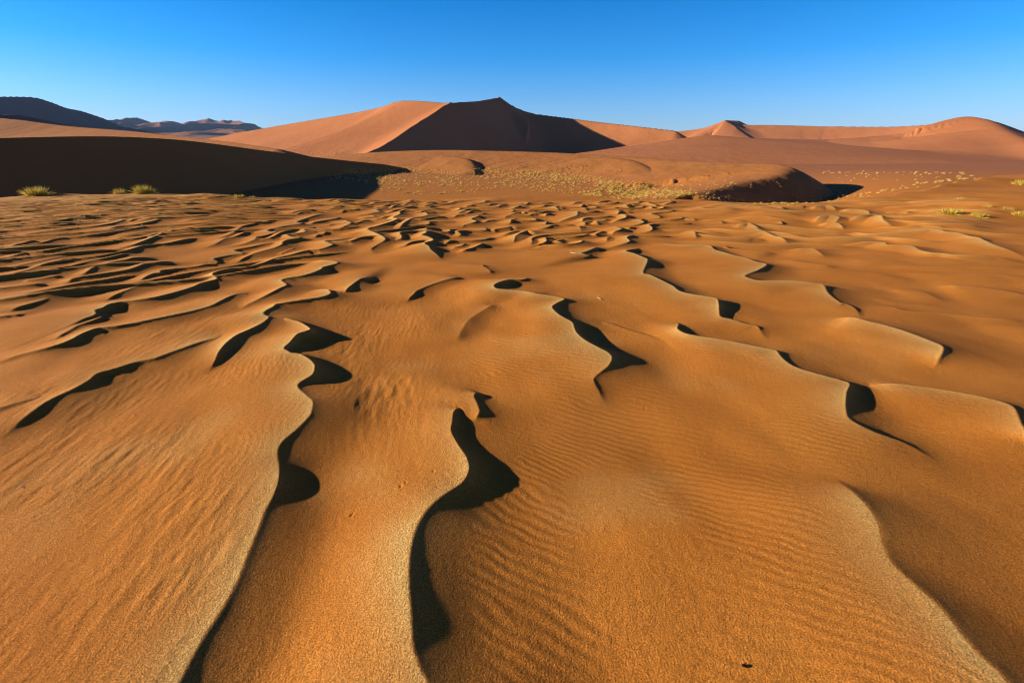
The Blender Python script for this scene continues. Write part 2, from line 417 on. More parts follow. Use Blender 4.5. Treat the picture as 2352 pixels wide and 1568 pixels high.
fill(280, (-250, 450, 580, 640), 217, (.07, .11), (1.8, 5.0), .022, .27, 1)
fill(320, (-220, 450, 440, 505), 214, (.10, .14), (1.5, 4.5), .02, .19, 9)
fill(60, (430, 460, 980, 560), 222, (.06, .09), (1.4, 3.2), .10, .24, 2)
print('crests', len(crests))
fill(60, (880, 462, 1520, 560), 226, (.06, .09), (1.4, 3.4), .09, .27, 3)
fill(70, (1450, 466, 2200, 560), -30, (.05, .085), (1.4, 3.8), .06, .30, 4)
fill(30, (1900, 520, 2600, 760), -25, (.015, .035), (.8, 2.4), .05, .35, 6)

# how far each crest's gentle windward slope can run before it meets the next crest upwind
_pts = np.vstack([c['P'] for c in crests])
_own = np.concatenate([np.full(len(c['P']), i) for i, c in enumerate(crests)])
for i, c in enumerate(crests):
    P, N = c['P'], c['N']
    ws = np.full(len(P), 1.5)
    for k in range(len(P)):
        q = _pts - P[k]
        up = -(q @ N[k])
        side = np.abs(q[:, 0] * N[k, 1] - q[:, 1] * N[k, 0])
        far = np.hypot(q[:, 0], q[:, 1]) > .12
        m = (up > .06) & (side < .14 + .12 * up) & far & ((_own != i) | (np.hypot(q[:, 0], q[:, 1]) > .5))
        if m.any():
            ws[k] = min(1.5, up[m].min() * .96)
    ws = np.clip(ws, np.interp(np.hypot(P[:, 0], P[:, 1]), [5, 10], [.34, .26]), 1.5)
    for _ in range(12):
        ws = np.convolve(np.pad(ws, 1, mode='edge'), [.25, .5, .25], 'valid')
    c['ws'] = ws
    c['h'] = np.minimum(c['h'], .30 * ws)

# ------------------------------------------------------------------ the ground sheet
AZ = np.concatenate([np.radians(np.linspace(-88, -58, 90, endpoint=False)), np.radians(np.arange(-58, 58, .088)), np.radians(np.linspace(58, 88, 90))])
RR = [.45]
while RR[-1] < 27:
    RR.append(RR[-1] * 1.0038)
while RR[-1] < 420:
    RR.append(RR[-1] * 1.009)
while RR[-1] < 8000:
    RR.append(RR[-1] * 1.06)
RR = np.array(RR)
nr, na = len(RR), len(AZ)
X = (RR[:, None] * np.sin(AZ)[None, :]).astype(F32)
Y = (RR[:, None] * np.cos(AZ)[None, :]).astype(F32)
Zb = base_z(X, Y).astype(F32)
RIP = np.zeros_like(Zb)
CREST = np.full_like(Zb, 9.0)      # distance to the crest that shapes this point
LEE = np.zeros_like(Zb)
SOFT = np.zeros_like(Zb)           # the whole sheltered side of a crest

for c in crests:
    P, N, hh, ws, o = c['P'].astype(F32), c['N'].astype(F32), c['h'].astype(F32), c['ws'].astype(F32), c['o']
    sl_c = c['sl'].astype(F32)
    reach = float(ws.max()) + .15
    lee_reach = 1.1
    m = max(reach, lee_reach)
    pr, pa = np.hypot(P[:, 0], P[:, 1]), np.arctan2(P[:, 0], P[:, 1])
    i0 = np.searchsorted(RR, max(pr.min() - m, .4))
    i1 = np.searchsorted(RR, pr.max() + m)
    da = min(m / max(pr.min() - m * .3, .6), 1.2)
    j0 = np.searchsorted(AZ, pa.min() - da)
    j1 = np.searchsorted(AZ, pa.max() + da)
    if i1 - i0 < 2 or j1 - j0 < 2:
        continue
    x, y = X[i0:i1, j0:j1], Y[i0:i1, j0:j1]
    best = np.full(x.shape, m * m, F32)
    sg = np.zeros(x.shape, F32)
    bh = np.zeros(x.shape, F32)
    bw = np.ones(x.shape, F32)
    bs_ = np.full(x.shape, .6, F32)
    for k in range(len(P) - 1):
        ax, ay = P[k]
        dx, dy = P[k + 1] - P[k]
        # only the window this piece can reach
        rr = np.hypot([ax, ax + dx], [ay, ay + dy])
        aa = np.arctan2([ax, ax + dx], [ay, ay + dy])
        u0 = max(np.searchsorted(RR, max(rr.min() - m, .4)) - i0, 0)
        u1 = np.searchsorted(RR, rr.max() + m) - i0
        dda = min(m / max(rr.min() - m * .3, .6), 1.2)
        v0 = max(np.searchsorted(AZ, aa.min() - dda) - j0, 0)
        v1 = np.searchsorted(AZ, aa.max() + dda) - j0
        sl = (slice(u0, u1), slice(v0, v1))
        xs, ys = x[sl], y[sl]
        if xs.size == 0:
            continue
        L2 = dx * dx + dy * dy + 1e-9
        t = np.clip(((xs - ax) * dx + (ys - ay) * dy) / L2, 0, 1)
        ex, ey = xs - ax - t * dx, ys - ay - t * dy
        d2 = ex * ex + ey * ey
        b = d2 < best[sl]
        if not b.any():
            continue
        nx = N[k, 0] + (N[k + 1, 0] - N[k, 0]) * t
        ny = N[k, 1] + (N[k + 1, 1] - N[k, 1]) * t
        best[sl] = np.where(b, d2, best[sl])
        sg[sl] = np.where(b, ex * nx + ey * ny, sg[sl])
        bh[sl] = np.where(b, hh[k] + (hh[k + 1] - hh[k]) * t, bh[sl])
        bw[sl] = np.where(b, ws[k] + (ws[k + 1] - ws[k]) * t, bw[sl])
        bs_[sl] = np.where(b, sl_c[k] + (sl_c[k + 1] - sl_c[k]) * t, bs_[sl])
    d = np.sqrt(best)
    rnd = np.maximum(o.get('round', .006), .0013 * np.hypot(x, y))
    dl = np.sqrt(d * d + rnd * rnd) - rnd
    s = np.clip(dl / bw, 0, 1)
    st = bh * (.55 * (1 - s) ** 1.35 + .45 * (1 - 3 * s * s + 2 * s ** 3))
    lin = bh - bs_ * dl
    tail = bh * o.get('tf', .42) * np.exp(-dl / o.get('wt', .28)) * np.clip(1.1 - d / 1.1, 0, 1)
    kk = .035
    q = np.clip(.5 + .5 * (lin - tail) / kk, 0, 1)
    le = tail + (lin - tail) * q + kk * q * (1 - q) * np.clip(bh / .05, 0, 1)
    soft = bh * np.exp(-dl * np.minimum(bs_, .48) / np.maximum(bh, .008)) * np.clip(1.15 - d / lee_reach, 0, 1)
    wl = sstep(.42, .55, bs_)
    le = soft + (le - soft) * wl
    le = np.where(d < m * .98, np.minimum(le, bh), 0)
    z = np.where(sg > 0, le, st)
    z = np.where(best < m * m * .999, z, 0)
    cur = RIP[i0:i1, j0:j1]
    b = z > cur
    RIP[i0:i1, j0:j1] = np.where(b, z, cur)
    CREST[i0:i1, j0:j1] = np.where(b, d, CREST[i0:i1, j0:j1])
    SOFT[i0:i1, j0:j1] = np.where(b, np.where(sg > 0, np.exp(-(d / .22) ** 2), 0), SOFT[i0:i1, j0:j1])
    LEE[i0:i1, j0:j1] = np.where(b, np.where(sg > 0, sstep(.01, .04, lin), 0), LEE[i0:i1, j0:j1])


def blur(A, nr_, na_):
    for ax, n in ((0, nr_), (1, na_)):
        for _ in range(3):
            C = np.cumsum(np.pad(A, [(n + 1, n) if a == ax else (0, 0) for a in (0, 1)], mode='edge'), axis=ax, dtype=np.float64)
            w = 2 * n + 1
            A = ((C.take(range(w, C.shape[ax]), ax) - C.take(range(0, C.shape[ax] - w), ax)) / w).astype(F32)
    return A


SM0 = blur(RIP, 2, 5)
SM = blur(RIP, 4, 9)
SM2 = blur(RIP, 9, 22)
R2D = np.broadcast_to(RR[:, None], RIP.shape)
fb = sstep(8.5, 4.5, R2D).astype(F32)
wk = (np.exp(-(CREST / (.006 * R2D + .035 + .07 * sstep(8, 13, R2D))) ** 2) * sstep(.004, .022, RIP)).astype(F32)
wk2 = blur(np.exp(-(CREST / (.05 * R2D + .06)) ** 2).astype(F32), 7, 17)
wk = np.maximum(np.minimum(blur(wk, 2, 5) * 1.1, 1), np.exp(-(CREST / (.005 * R2D + .015)) ** 2) * sstep(.014, .034, RIP)).astype(F32)
RIPS = RIP * wk + (1 - wk) * (SM0 + (SM * wk2 + SM2 * (1 - wk2) - SM0) * fb)
near = sstep(9, 3.5, R2D).astype(F32)
# small wind ripples: they swing from straight across the wind at the left to slanting at the right
wx = X + .10 * vnoise(X * 1.7, Y * 1.7, 31) + .022 * vnoise(X * 8, Y * 8, 33)
wy = Y + .10 * vnoise(X * 1.7 + 40, Y * 1.7, 32) + .022 * vnoise(X * 8, Y * 8 + 50, 34)
mix = sstep(-.9, -.1, X)
pr1 = np.sin((wx * 1.0 + wy * .08) * 2 * math.pi / .050)
pr2 = np.sin((wx * .50 + wy * .86) * 2 * math.pi / .054)
pp = np.where(mix > .5, pr2, pr1)
pp = pp * np.abs(mix - .5) * 2
mask = sstep(-.30, .35, fbm(X / .55, Y / .55, 3, 41)) * (1 - np.exp(-CREST / .10)) * (1 - LEE)
mask2 = sstep(-.35, .5, fbm(X / .8 + 9, Y / .8, 2, 43)) * (1 - LEE) * (1 - np.exp(-CREST / .06))
streak = fbm((X + .10 * Y) * 22, (Y - .1 * X) * 5.5, 3, 51)
lump = fbm(X * 16, Y * 16, 3, 61)
dz = near * (1 - .85 * SOFT) * ((.0011) * pp * np.where(mix > .5, 1.0, .4) * mask + .0034 * streak * mask2 * (.15 + .85 * sstep(-.3, -.9, X)) * sstep(.02, .07, CREST) + .0002 * lump)
for (px, py, rd, dp) in ((807, 1186, .008, .007), (811, 1182, .006, .005), (921, 1127, .008, .008), (933, 1118, .007, .006), (996, 1094, .007, .006), (881, 1095, .006, .005), (1482, 931, .009, .006)):
    hx_, hy_ = at_z(px, py, .03)
    dz = dz - dp * np.exp(-((X - hx_) ** 2 + (Y - hy_) ** 2) / (rd * rd)) + .3 * dp * np.exp(-((X - hx_) ** 2 + (Y - hy_) ** 2) / (4 * rd * rd))
Z = (Zb + RIPS + dz).astype(F32)

far_at = (sstep(60, 260, R2D) + 0 * X).astype(F32)
coarse = np.exp(-CREST / np.maximum(.13, .012 * R2D)) * sstep(.02, .09, RIP) * (1 - .8 * LEE)
coarse = np.clip(coarse * (1.0 + .5 * fbm(X / .4, Y / .4, 3, 81)) + .25 * sstep(.1, .6, fbm(X / .7, Y / .7, 3, 82)) * near, 0, 1).astype(F32)


def grid_mesh(name, X, Y, Z, attrs=None, keep=None):
    nr, na = X.shape
    co = np.stack([X, Y, Z], -1).reshape(-1, 3).astype(F32)
    i = np.arange((nr - 1) * na).reshape(nr - 1, na)[:, :-1].ravel()
    quads = np.stack([i, i + 1, i + na + 1, i + na], 1)      # counted so that normals point up
    if keep is not None:
        kf = keep.reshape(-1)
        quads = quads[kf[quads].any(1)]
        used = np.zeros(len(co), bool)
        used[quads.ravel()] = True
        remap = np.cumsum(used) - 1
        quads = remap[quads]
        co = co[used]
    me = bpy.data.meshes.new(name)
    me.vertices.add(len(co))
    me.vertices.foreach_set('co', co.ravel())
    me.loops.add(quads.size)
    me.loops.foreach_set('vertex_index', quads.ravel().astype(np.int32))
    me.polygons.add(len(quads))
    me.polygons.foreach_set('loop_start', (np.arange(len(quads)) * 4).astype(np.int32))
    me.polygons.foreach_set('use_smooth', np.ones(len(quads), bool))
    for k, v in (attrs or {}).items():
        a = me.attributes.new(k, 'FLOAT', 'POINT')
        vv = v.reshape(-1).astype(F32)
        if keep is not None:
            vv = vv[used]
        a.data.foreach_set('value', vv)
    me.update(calc_edges=True)
    ob = bpy.data.objects.new(name, me)
    COL.objects.link(ob)
    return ob


# ------------------------------------------------------------------ materials


def new_mat(name):
    m = bpy.data.materials.new(name)
    m.use_nodes = True
    nt = m.node_tree
    nt.nodes.clear()
    out = nt.nodes.new('ShaderNodeOutputMaterial')
    bs = nt.nodes.new('ShaderNodeBsdfPrincipled')
    nt.links.new(bs.outputs[0], out.inputs[0])
    return m, nt, bs


def nd(nt, kind, **kw):
    n = nt.nodes.new(kind)
    for k, v in kw.items():
        if k.startswith('i_'):
            n.inputs[k[2:].replace('_', ' ')].default_value = v
        else:
            setattr(n, k, v)
    return n


def mixc(nt, a, b, fac, blend='MIX'):
    n = nt.nodes.new('ShaderNodeMix')
    n.data_type = 'RGBA'
    n.blend_type = blend
    for s, v in ((n.inputs[0], fac), (n.inputs[6], a), (n.inputs[7], b)):
        if hasattr(v, 'is_linked'):
            nt.links.new(v, s)
        else:
            s.default_value = v
    return n.outputs[2]


def sand_material(name, fine, fine2, coarse_col, near_detail=True, grain=1.0, rock=0.0):
    m, nt, bs = new_mat(name)
    geo = nd(nt, 'ShaderNodeNewGeometry')
    pos = geo.outputs['Position']
    n1 = nd(nt, 'ShaderNodeTexNoise', i_Scale=1.3 if near_detail else .012, i_Detail=4.0)
    nt.links.new(pos, n1.inputs['Vector'])
    r1 = nd(nt, 'ShaderNodeMapRange', i_From_Min=.35, i_From_Max=.65)
    nt.links.new(n1.outputs['Fac'], r1.inputs['Value'])
    c = mixc(nt, fine, fine2, r1.outputs[0])
    bs.inputs['Roughness'].default_value = .95
    bs.inputs['Specular IOR Level'].default_value = .12
    if near_detail:
        at = nd(nt, 'ShaderNodeAttribute', attribute_name='coarse')
        c = mixc(nt, c, coarse_col, at.outputs['Fac'])
        af = nd(nt, 'ShaderNodeAttribute', attribute_name='far')
        c = mixc(nt, c, (.42, .16, .06, 1), af.outputs['Fac'])
        # single grains: dark and pale ones
        g = nd(nt, 'ShaderNodeTexNoise', i_Scale=165.0, i_Detail=2.0, i_Roughness=.8)
        nt.links.new(pos, g.inputs['Vector'])
        gr = nd(nt, 'ShaderNodeValToRGB')
        e = gr.color_ramp.elements
        e[0].position, e[0].color = .36, (.50, .45, .40, 1)
        e[1].position, e[1].color = .66, (1.40, 1.42, 1.46, 1)
        nt.links.new(g.outputs['Fac'], gr.inputs['Fac'])
        c = mixc(nt, c, gr.outputs['Color'], .85, 'MULTIPLY')
        b1 = nd(nt, 'ShaderNodeTexNoise', i_Scale=130.0, i_Detail=3.0, i_Roughness=.7)
        nt.links.new(pos, b1.inputs['Vector'])
        b2 = nd(nt, 'ShaderNodeTexNoise', i_Scale=26.0, i_Detail=4.0, i_Roughness=.65)
        nt.links.new(pos, b2.inputs['Vector'])
        bp2 = nd(nt, 'ShaderNodeBump', i_Strength=.22, i_Distance=.02)
        nt.links.new(b2.outputs['Fac'], bp2.inputs['Height'])
        bp = nd(nt, 'ShaderNodeBump', i_Strength=.55 * grain, i_Distance=.006)
        nt.links.new(b1.outputs['Fac'], bp.inputs['Height'])
        nt.links.new(bp2.outputs[0], bp.inputs['Normal'])
        nt.links.new(bp.outputs[0], bs.inputs['Normal'])
    else:
        b1 = nd(nt, 'ShaderNodeTexNoise', i_Scale=.06, i_Detail=5.0, i_Roughness=.65)
        mp = nd(nt, 'ShaderNodeMapping')
        mp.inputs['Scale'].default_value = (1.6, 1.0, 1.0)
        nt.links.new(pos, mp.inputs[0])
        nt.links.new(mp.outputs[0], b1.inputs['Vector'])
        bp = nd(nt, 'ShaderNodeBump', i_Strength=.13 * grain, i_Distance=6.0)
        nt.links.new(b1.outputs['Fac'], bp.inputs['Height'])
        nt.links.new(bp.outputs[0], bs.inputs['Normal'])
    nt.links.new(c, bs.inputs['Base Color'])
    return m


M_SAND = sand_material('ripple_sand', (.60, .232, .040, 1), (.52, .188, .029, 1), (.66, .405, .145, 1))
M_MID = sand_material('orange_dune_sand', (.42, .165, .045, 1), (.37, .14, .04, 1), None, near_detail=False)
M_FAR = sand_material('red_dune_sand', (.50, .19, .072, 1), (.44, .16, .060, 1), None, near_detail=False)
M_SHADED = sand_material('shade_darkened_sand', (.24, .10, .07, 1), (.19, .08, .06, 1), None, near_detail=False)  # shade of the far-left slopes is put into this darker base colour
M_HILL = sand_material('far_hill_rock', (.34, .15, .08, 1), (.44, .19, .10, 1), None, near_detail=False, grain=2.0)


def tag(o, label, cat, group=None, kind=None):
    o['label'] = label
    o['category'] = cat
    if group:
        o['group'] = group
    if kind:
        o['kind'] = kind
    return o


ground = grid_mesh('ground', X, Y, Z, dict(coarse=coarse, far=far_at))
ground.data.materials.append(M_SAND)
tag(ground, 'rippled orange sand plain with sharp curved crests running down to the valley', 'sand', kind='structure')

# ------------------------------------------------------------------ dunes


def T(px, py, D):
    return at_d(px, py, D)


def dune(name, ridges, az_deg, rng_m, mat, step=.0045, astep=.11, noise=(0, 1), smooth=0.0, rounding=0.0, sub=3):
    """ridges: list of (points, left slope deg, right slope deg, concavity); z = the highest of the slopes that fall from the ridges"""
    az = np.radians(np.arange(az_deg[0], az_deg[1], astep))
    rr = [rng_m[0]]
    while rr[-1] < rng_m[1]:
        rr.append(rr[-1] * (1 + step))
    rr = np.array(rr)
    x = rr[:, None] * np.sin(az)[None, :]
    y = rr[:, None] * np.cos(az)[None, :]
    if noise[0]:
        xw = x + noise[0] * fbm(x / noise[1], y / noise[1], 3, 3)
        yw = y + noise[0] * fbm(x / noise[1], y / noise[1] + 70, 3, 4)
    else:
        xw, yw = x, y
    fl = floor_z(rr[:, None], az[None, :]) + 0 * x
    z = np.full(x.shape, -60.0)
    for (pts, sl, srt, cc, *ex_) in ridges:
        rd_ = ex_[0] if ex_ else rounding
        caps = ex_[1] if len(ex_) > 1 else (0, 0)
        peak = len(ex_) > 2
        P = catmull(np.array(pts, float), sub)
        best = np.full(x.shape, 1e12)
        top = np.full(x.shape, -1e9)
        tl_, tr_ = math.tan(math.radians(sl)), math.tan(math.radians(srt))
        sg = np.zeros(x.shape)
        zr = np.zeros(x.shape)
        Tn = np.gradient(P[:, :2], axis=0)
        Tn /= np.maximum(np.hypot(Tn[:, 0], Tn[:, 1]), 1e-9)[:, None]
        for k in range(len(P) - 1):
            ax, ay, azv = P[k]
            dx, dy, dzv = P[k + 1] - P[k]
            L2 = dx * dx + dy * dy + 1e-9
            t = np.clip(((xw - ax) * dx + (yw - ay) * dy) / L2, 0, 1)
            ex, ey = xw - ax - t * dx, yw - ay - t * dy
            d2 = ex * ex + ey * ey
            tx = Tn[k, 0] + (Tn[k + 1, 0] - Tn[k, 0]) * t
            ty = Tn[k, 1] + (Tn[k + 1, 1] - Tn[k, 1]) * t
            cr = tx * ey - ty * ex
            if peak:                             # straight slopes: the highest of them wins, so no steps appear
                v = azv + dzv * t - np.where(cr > 0, tl_, tr_) * np.sqrt(d2)
                b = v > top
                top = np.where(b, v, top)
            else:
                b = d2 < best
            best = np.where(b, d2, best)
            sg = np.where(b, cr, sg)
            zr = np.where(b, azv + dzv * t, zr)
        d = np.sqrt(best)
        hgt = np.maximum(zr - fl, .5)
        slope = np.where(sg > 0, math.tan(math.radians(sl)), math.tan(math.radians(srt)))
        dd_ = np.sqrt(best) + 1e-6
        for e_, sgn, cp_ in ((0, -1, caps[0]), (-1, 1, caps[1])):       # the ends of a ridge fall away steeply
            be = np.clip(sgn * ((xw - P[e_, 0]) * Tn[e_, 0] + (yw - P[e_, 1]) * Tn[e_, 1]) / dd_, 0, 1)
            slope = slope * (1 + cp_ * be * be)
        lin = slope * (np.sqrt(d * d + rd_ ** 2) - rd_)
        # straight near the crest, running out in a concave apron
        u = lin / (hgt * cc)
        drop = hgt * cc * (1 - np.exp(-u)) if cc < 5 else lin
        zz = zr - drop - np.maximum(d - hgt * 14, 0) * .1
        if smooth:
            q = np.clip(.5 + .5 * (z - zz) / smooth, 0, 1)
            z = zz + (z - zz) * q + smooth * q * (1 - q)
        else:
            z = np.maximum(z, zz)
    keep = z > fl - .6
    ob = grid_mesh(name, x, y, z, keep=keep)
    ob.data.materials.append(mat)
    return ob


# dark dune at the left: its brink runs away from the camera, the steep side falls to the right in shade
d1 = dune('dune', [
    ([T(-420, 330, 44), T(-200, 322, 58), T(0, 317, 72), T(200, 313, 88), T(330, 316, 104), T(450, 325, 120), T(600, 345, 145), T(700, 358, 165), T(800, 369, 180), T(880, 377, 190)], 9, 32, 9),
], (-70, -4), (30, 320), M_MID, step=.004)
tag(d1, 'dark shaded sand dune filling the left side behind the rippled field', 'dune', kind='structure')
d2 = dune('dune', [
    ([T(-500, 262, 500), T(-200, 264, 460), T(0, 271, 420), T(150, 289, 390), T(300, 301, 350), T(420, 314, 310), T(520, 325, 275), T(640, 342, 235)], 14, 13, 9),
], (-62, -12), (110, 620), M_MID, step=.006)
tag(d2, 'sunlit orange dune strip rising behind the dark brink at the left', 'dune', kind='structure')
# main star dune with the dark slip face
d3 = dune('dune', [
    ([T(1148, 224, 690), T(1100, 232, 640), T(1035, 237, 565), T(1000, 255, 530), T(960, 283, 488), T(920, 309, 450), T(880, 333, 415), T(845, 350, 390)], 33, 20, 9),
    ([T(1035, 237, 565), T(925, 231, 620), T(870, 247, 645), T(760, 268, 680), T(630, 290, 730), T(480, 318, 780), T(380, 335, 800)], 27, 25, 1.6, 0, (1.8, 0)),
    ([T(1148, 224, 690), T(1180, 243, 702), T(1220, 259, 704), T(1280, 268, 690), T(1400, 283, 645), T(1480, 292, 615), T(1550, 300, 592)], 30, 31, 1.4, 0, (1.8, 0)),
    ([T(1625, 309.5, 590), T(1700, 316, 635), T(1800, 319, 665), T(1900, 320, 675), T(2050, 310, 645)], 30, 5.5, 9, 0, (0, 0), 1),
    ([T(1930, 324, 655), T(2050, 311, 640), T(2150, 287, 615), T(2200, 272, 598), T(2230, 268, 583), T(2262, 276, 560), T(2300, 297, 510), T(2352, 320, 450), T(2450, 352, 370)], 24, 14, 9, 8),
    ([T(2236, 305, 520), T(2230, 335, 455), T(2215, 372, 380)], 10, 9, 9, 30),
], (-40, 56), (160, 1000), M_FAR, step=.004, noise=(2, 60), smooth=4.0)
tag(d3, 'tall peaked red dune with a nearly black shaded face below its summit', 'dune', kind='structure')
d4 = dune('dune', [
    ([T(1480, 312, 1170), T(1570, 300, 1150), T(1640, 291, 1130), T(1668, 277, 1118)], 25, 22, 9),
    ([T(1716, 286, 1115), T(1760, 287, 1100), T(1900, 290, 1050), T(2050, 291, 980), T(2150, 284, 930), T(2240, 270, 880)], 25, 20, 9),
    ([T(1700, 277, 1128), T(1668, 277, 1118), T(1681, 287, 1096), T(1689, 293, 1082)], 34, 20, 9),
], (12, 52), (600, 1300), M_FAR, step=.003, noise=(3, 70), smooth=5.0)
tag(d4, 'pale pink dune ridge with a tiny dark summit behind the long red slope', 'dune', kind='structure')
# orange dunes in the middle distance
d5 = dune('dune', [
    ([T(700, 364, 300), T(860, 350, 270), T(1000, 345, 250), T(1100, 346, 235), T(1250, 350, 215), T(1400, 357, 190), T(1550, 367, 160), T(1650, 372, 140), T(1740, 375, 125), T(1785, 378, 117), T(1806, 385, 110),
      T(1796, 396, 103), T(1755, 409, 95), T(1685, 424, 86), T(1590, 443, 75)], 33, 9, 9),
    ([T(930, 356, 262), T(1000, 354, 240), T(1045, 360, 215), T(1068, 366, 200), T(1082, 376, 190), T(1090, 391, 178)], 33, 12, 9),
    ([T(1380, 360, 185), T(1440, 366, 170), T(1475, 382, 150), T(1500, 404, 132)], 27, 10, 9),
    ([T(1262, 376, 190), T(1278, 381, 182), T(1283, 392, 172)], 32, 10, 9),
], (-26, 40), (60, 420), M_MID, step=.0035, astep=.08, rounding=2.5, noise=(1.0, 9))
tag(d5, 'low orange dune band with small dark slip faces behind the grassy valley', 'dune', kind='structure')
# far mountains at the left
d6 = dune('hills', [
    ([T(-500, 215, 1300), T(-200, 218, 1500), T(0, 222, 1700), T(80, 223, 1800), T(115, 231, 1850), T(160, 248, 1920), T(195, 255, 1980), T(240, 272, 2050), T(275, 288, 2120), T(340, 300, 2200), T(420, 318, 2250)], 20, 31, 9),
], (-68, -26), (900, 3200), M_SHADED, step=.005, noise=(20, 260))
tag(d6, 'tall blue shaded mountain of sand on the skyline at the far left', 'mountain', kind='structure')
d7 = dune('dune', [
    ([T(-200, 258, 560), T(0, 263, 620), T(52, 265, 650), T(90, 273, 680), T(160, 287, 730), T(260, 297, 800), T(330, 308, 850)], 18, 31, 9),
], (-62, -22), (420, 1100), M_SHADED, step=.005, noise=(4, 60))
tag(d7, 'low dark shaded dune between the blue mountain and the sunlit strip', 'dune', kind='structure')
# broken hills in the gap
az = np.radians(np.arange(-44, -8, .07))
rr = np.exp(np.arange(math.log(1900), math.log(6500), .004))
hx, hy = rr[:, None] * np.sin(az)[None, :], rr[:, None] * np.cos(az)[None, :]
tl = sstep(1900, 5200, rr)[:, None]
el_ = np.radians(1.75 + 1.15 * tl)
lum = (1 - 2.0 * np.abs(fbm(hx / 620, hy / 900, 4, 91, .45)))
px_ = 1176 + FW * np.tan(az)[None, :] / math.cos(PITCH)
hz = hy * np.tan(el_) + (95 * np.clip(lum, 0, 1) - 60 + 30 * (1 - 2 * np.abs(fbm(hx / 230, hy / 420, 3, 96)))) * tl * sstep(690, 560, px_) - 55 * sstep(570, 680, px_) * tl
hz = hz + 40 * np.exp(-((hx + 2780) / 330) ** 2 - ((hy - 4600) / 500) ** 2)
hz = np.where(rr[:, None] > 5600, hz - (rr[:, None] - 5600) * .4, hz)
hz = np.where(rr[:, None] < 2100, hz - (2100 - rr[:, None]) * .5, hz)
d8 = grid_mesh('hills', hx, hy, hz)
d8.data.materials.append(M_HILL)
tag(d8, 'broken rocky hills in the gap between the far left mountain and the pink dune', 'hills', kind='structure')

# ------------------------------------------------------------------ grass
def blade_mesh(name, n, rad, hgt, wid, seed, spread=1.0, droop=.35, mats=None, seg=2, parts=False):
    g = np.random.default_rng(seed)
    vs, fs, sh = [], [], []
    for k in range(n):
        a = g.uniform(0, 2 * math.pi)
        r0 = rad * .45 * math.sqrt(g.uniform(0, 1))
        tilt = min(1.45, abs(g.normal(0, .62)) * spread)
        ln = hgt * g.uniform(.65, 1.15) * (1 + .25 * math.sin(tilt))
        b = np.array([r0 * math.cos(a), r0 * math.sin(a), -.03])
        a2 = a + g.normal(0, .5)
        d = np.array([math.cos(a2) * math.sin(tilt), math.sin(a2) * math.sin(tilt), math.cos(tilt)])
        sd = np.array([-math.sin(a2), math.cos(a2), 0]) if g.uniform() < .5 else np.array([math.cos(a2) * .6, math.sin(a2) * .6, -.6])
        w = wid * g.uniform(.6, 1.3)
        i0 = len(vs)
        c = g.uniform(0, 1)
        for q in range(seg):
            t = q / seg
            p = b + d * ln * t + np.array([d[0], d[1], -1.0]) * droop * ln * t * t * math.sin(tilt)
            ww = w * (1 - .75 * t)
            vs += [p - sd * ww / 2, p + sd * ww / 2]
            sh += [c, c]
        t = 1.0
        vs.append(b + d * ln * t + np.array([d[0], d[1], -1.0]) * droop * ln * math.sin(tilt))
        sh.append(c)
        for q in range(seg - 1):
            fs.append((i0 + 2 * q, i0 + 2 * q + 1, i0 + 2 * q + 3, i0 + 2 * q + 2))
        fs.append((i0 + 2 * seg - 2, i0 + 2 * seg - 1, i0 + 2 * seg))
    me = bpy.data.meshes.new(name)
    me.from_pydata([tuple(v) for v in vs], [], fs)
    at = me.attributes.new('shade', 'FLOAT', 'POINT')
    at.data.foreach_set('value', np.array(sh, F32))
    return me


def grass_mat(name, a, b):
    m, nt, bs = new_mat(name)
    at = nd(nt, 'ShaderNodeAttribute', attribute_name='shade')
    c = mixc(nt, a, b, at.outputs['Fac'])
    nt.links.new(c, bs.inputs['Base Color'])
    bs.inputs['Roughness'].default_value = .7
    bs.inputs['Specular IOR Level'].default_value = .2
    # thin blades let some of the light through
    tr = nt.nodes.new('ShaderNodeBsdfTranslucent')
    nt.links.new(c, tr.inputs['Color'])
    mx_ = nt.nodes.new('ShaderNodeMixShader')
    mx_.inputs[0].default_value = .3
    nt.links.new(bs.outputs[0], mx_.inputs[1])
    nt.links.new(tr.outputs[0], mx_.inputs[2])
    out = [n for n in nt.nodes if n.type == 'OUTPUT_MATERIAL'][0]
    nt.links.new(mx_.outputs[0], out.inputs[0])
    return m


M_STRAW = grass_mat('straw_grass', (.64, .45, .11, 1), (.78, .58, .20, 1))
M_GOLD = grass_mat('golden_grass', (.48, .34, .05, 1), (.62, .46, .10, 1))
M_GREEN = grass_mat('green_grass', (.38, .31, .04, 1), (.54, .43, .08, 1))

dg = bpy.context.evaluated_depsgraph_get()


def hit(px, py):
    d = Vector(ray(px, py)).normalized()
    ok, loc, nrm, _i, ob, _m = bpy.context.scene.ray_cast(dg, Vector((0, 0, H)), d, distance=2500)
    return loc if ok else None


def obj(name, me, mat, parent=None, loc=(0, 0, 0), rz=0.0, sc=(1, 1, 1)):
    o = bpy.data.objects.new(name, me)
    if mat is not None and not me.materials:
        me.materials.append(mat)
    o.location, o.rotation_euler, o.scale = loc, (0, 0, rz), sc
    if parent is not None:
        o.parent = parent
    COL.objects.link(o)
    return o


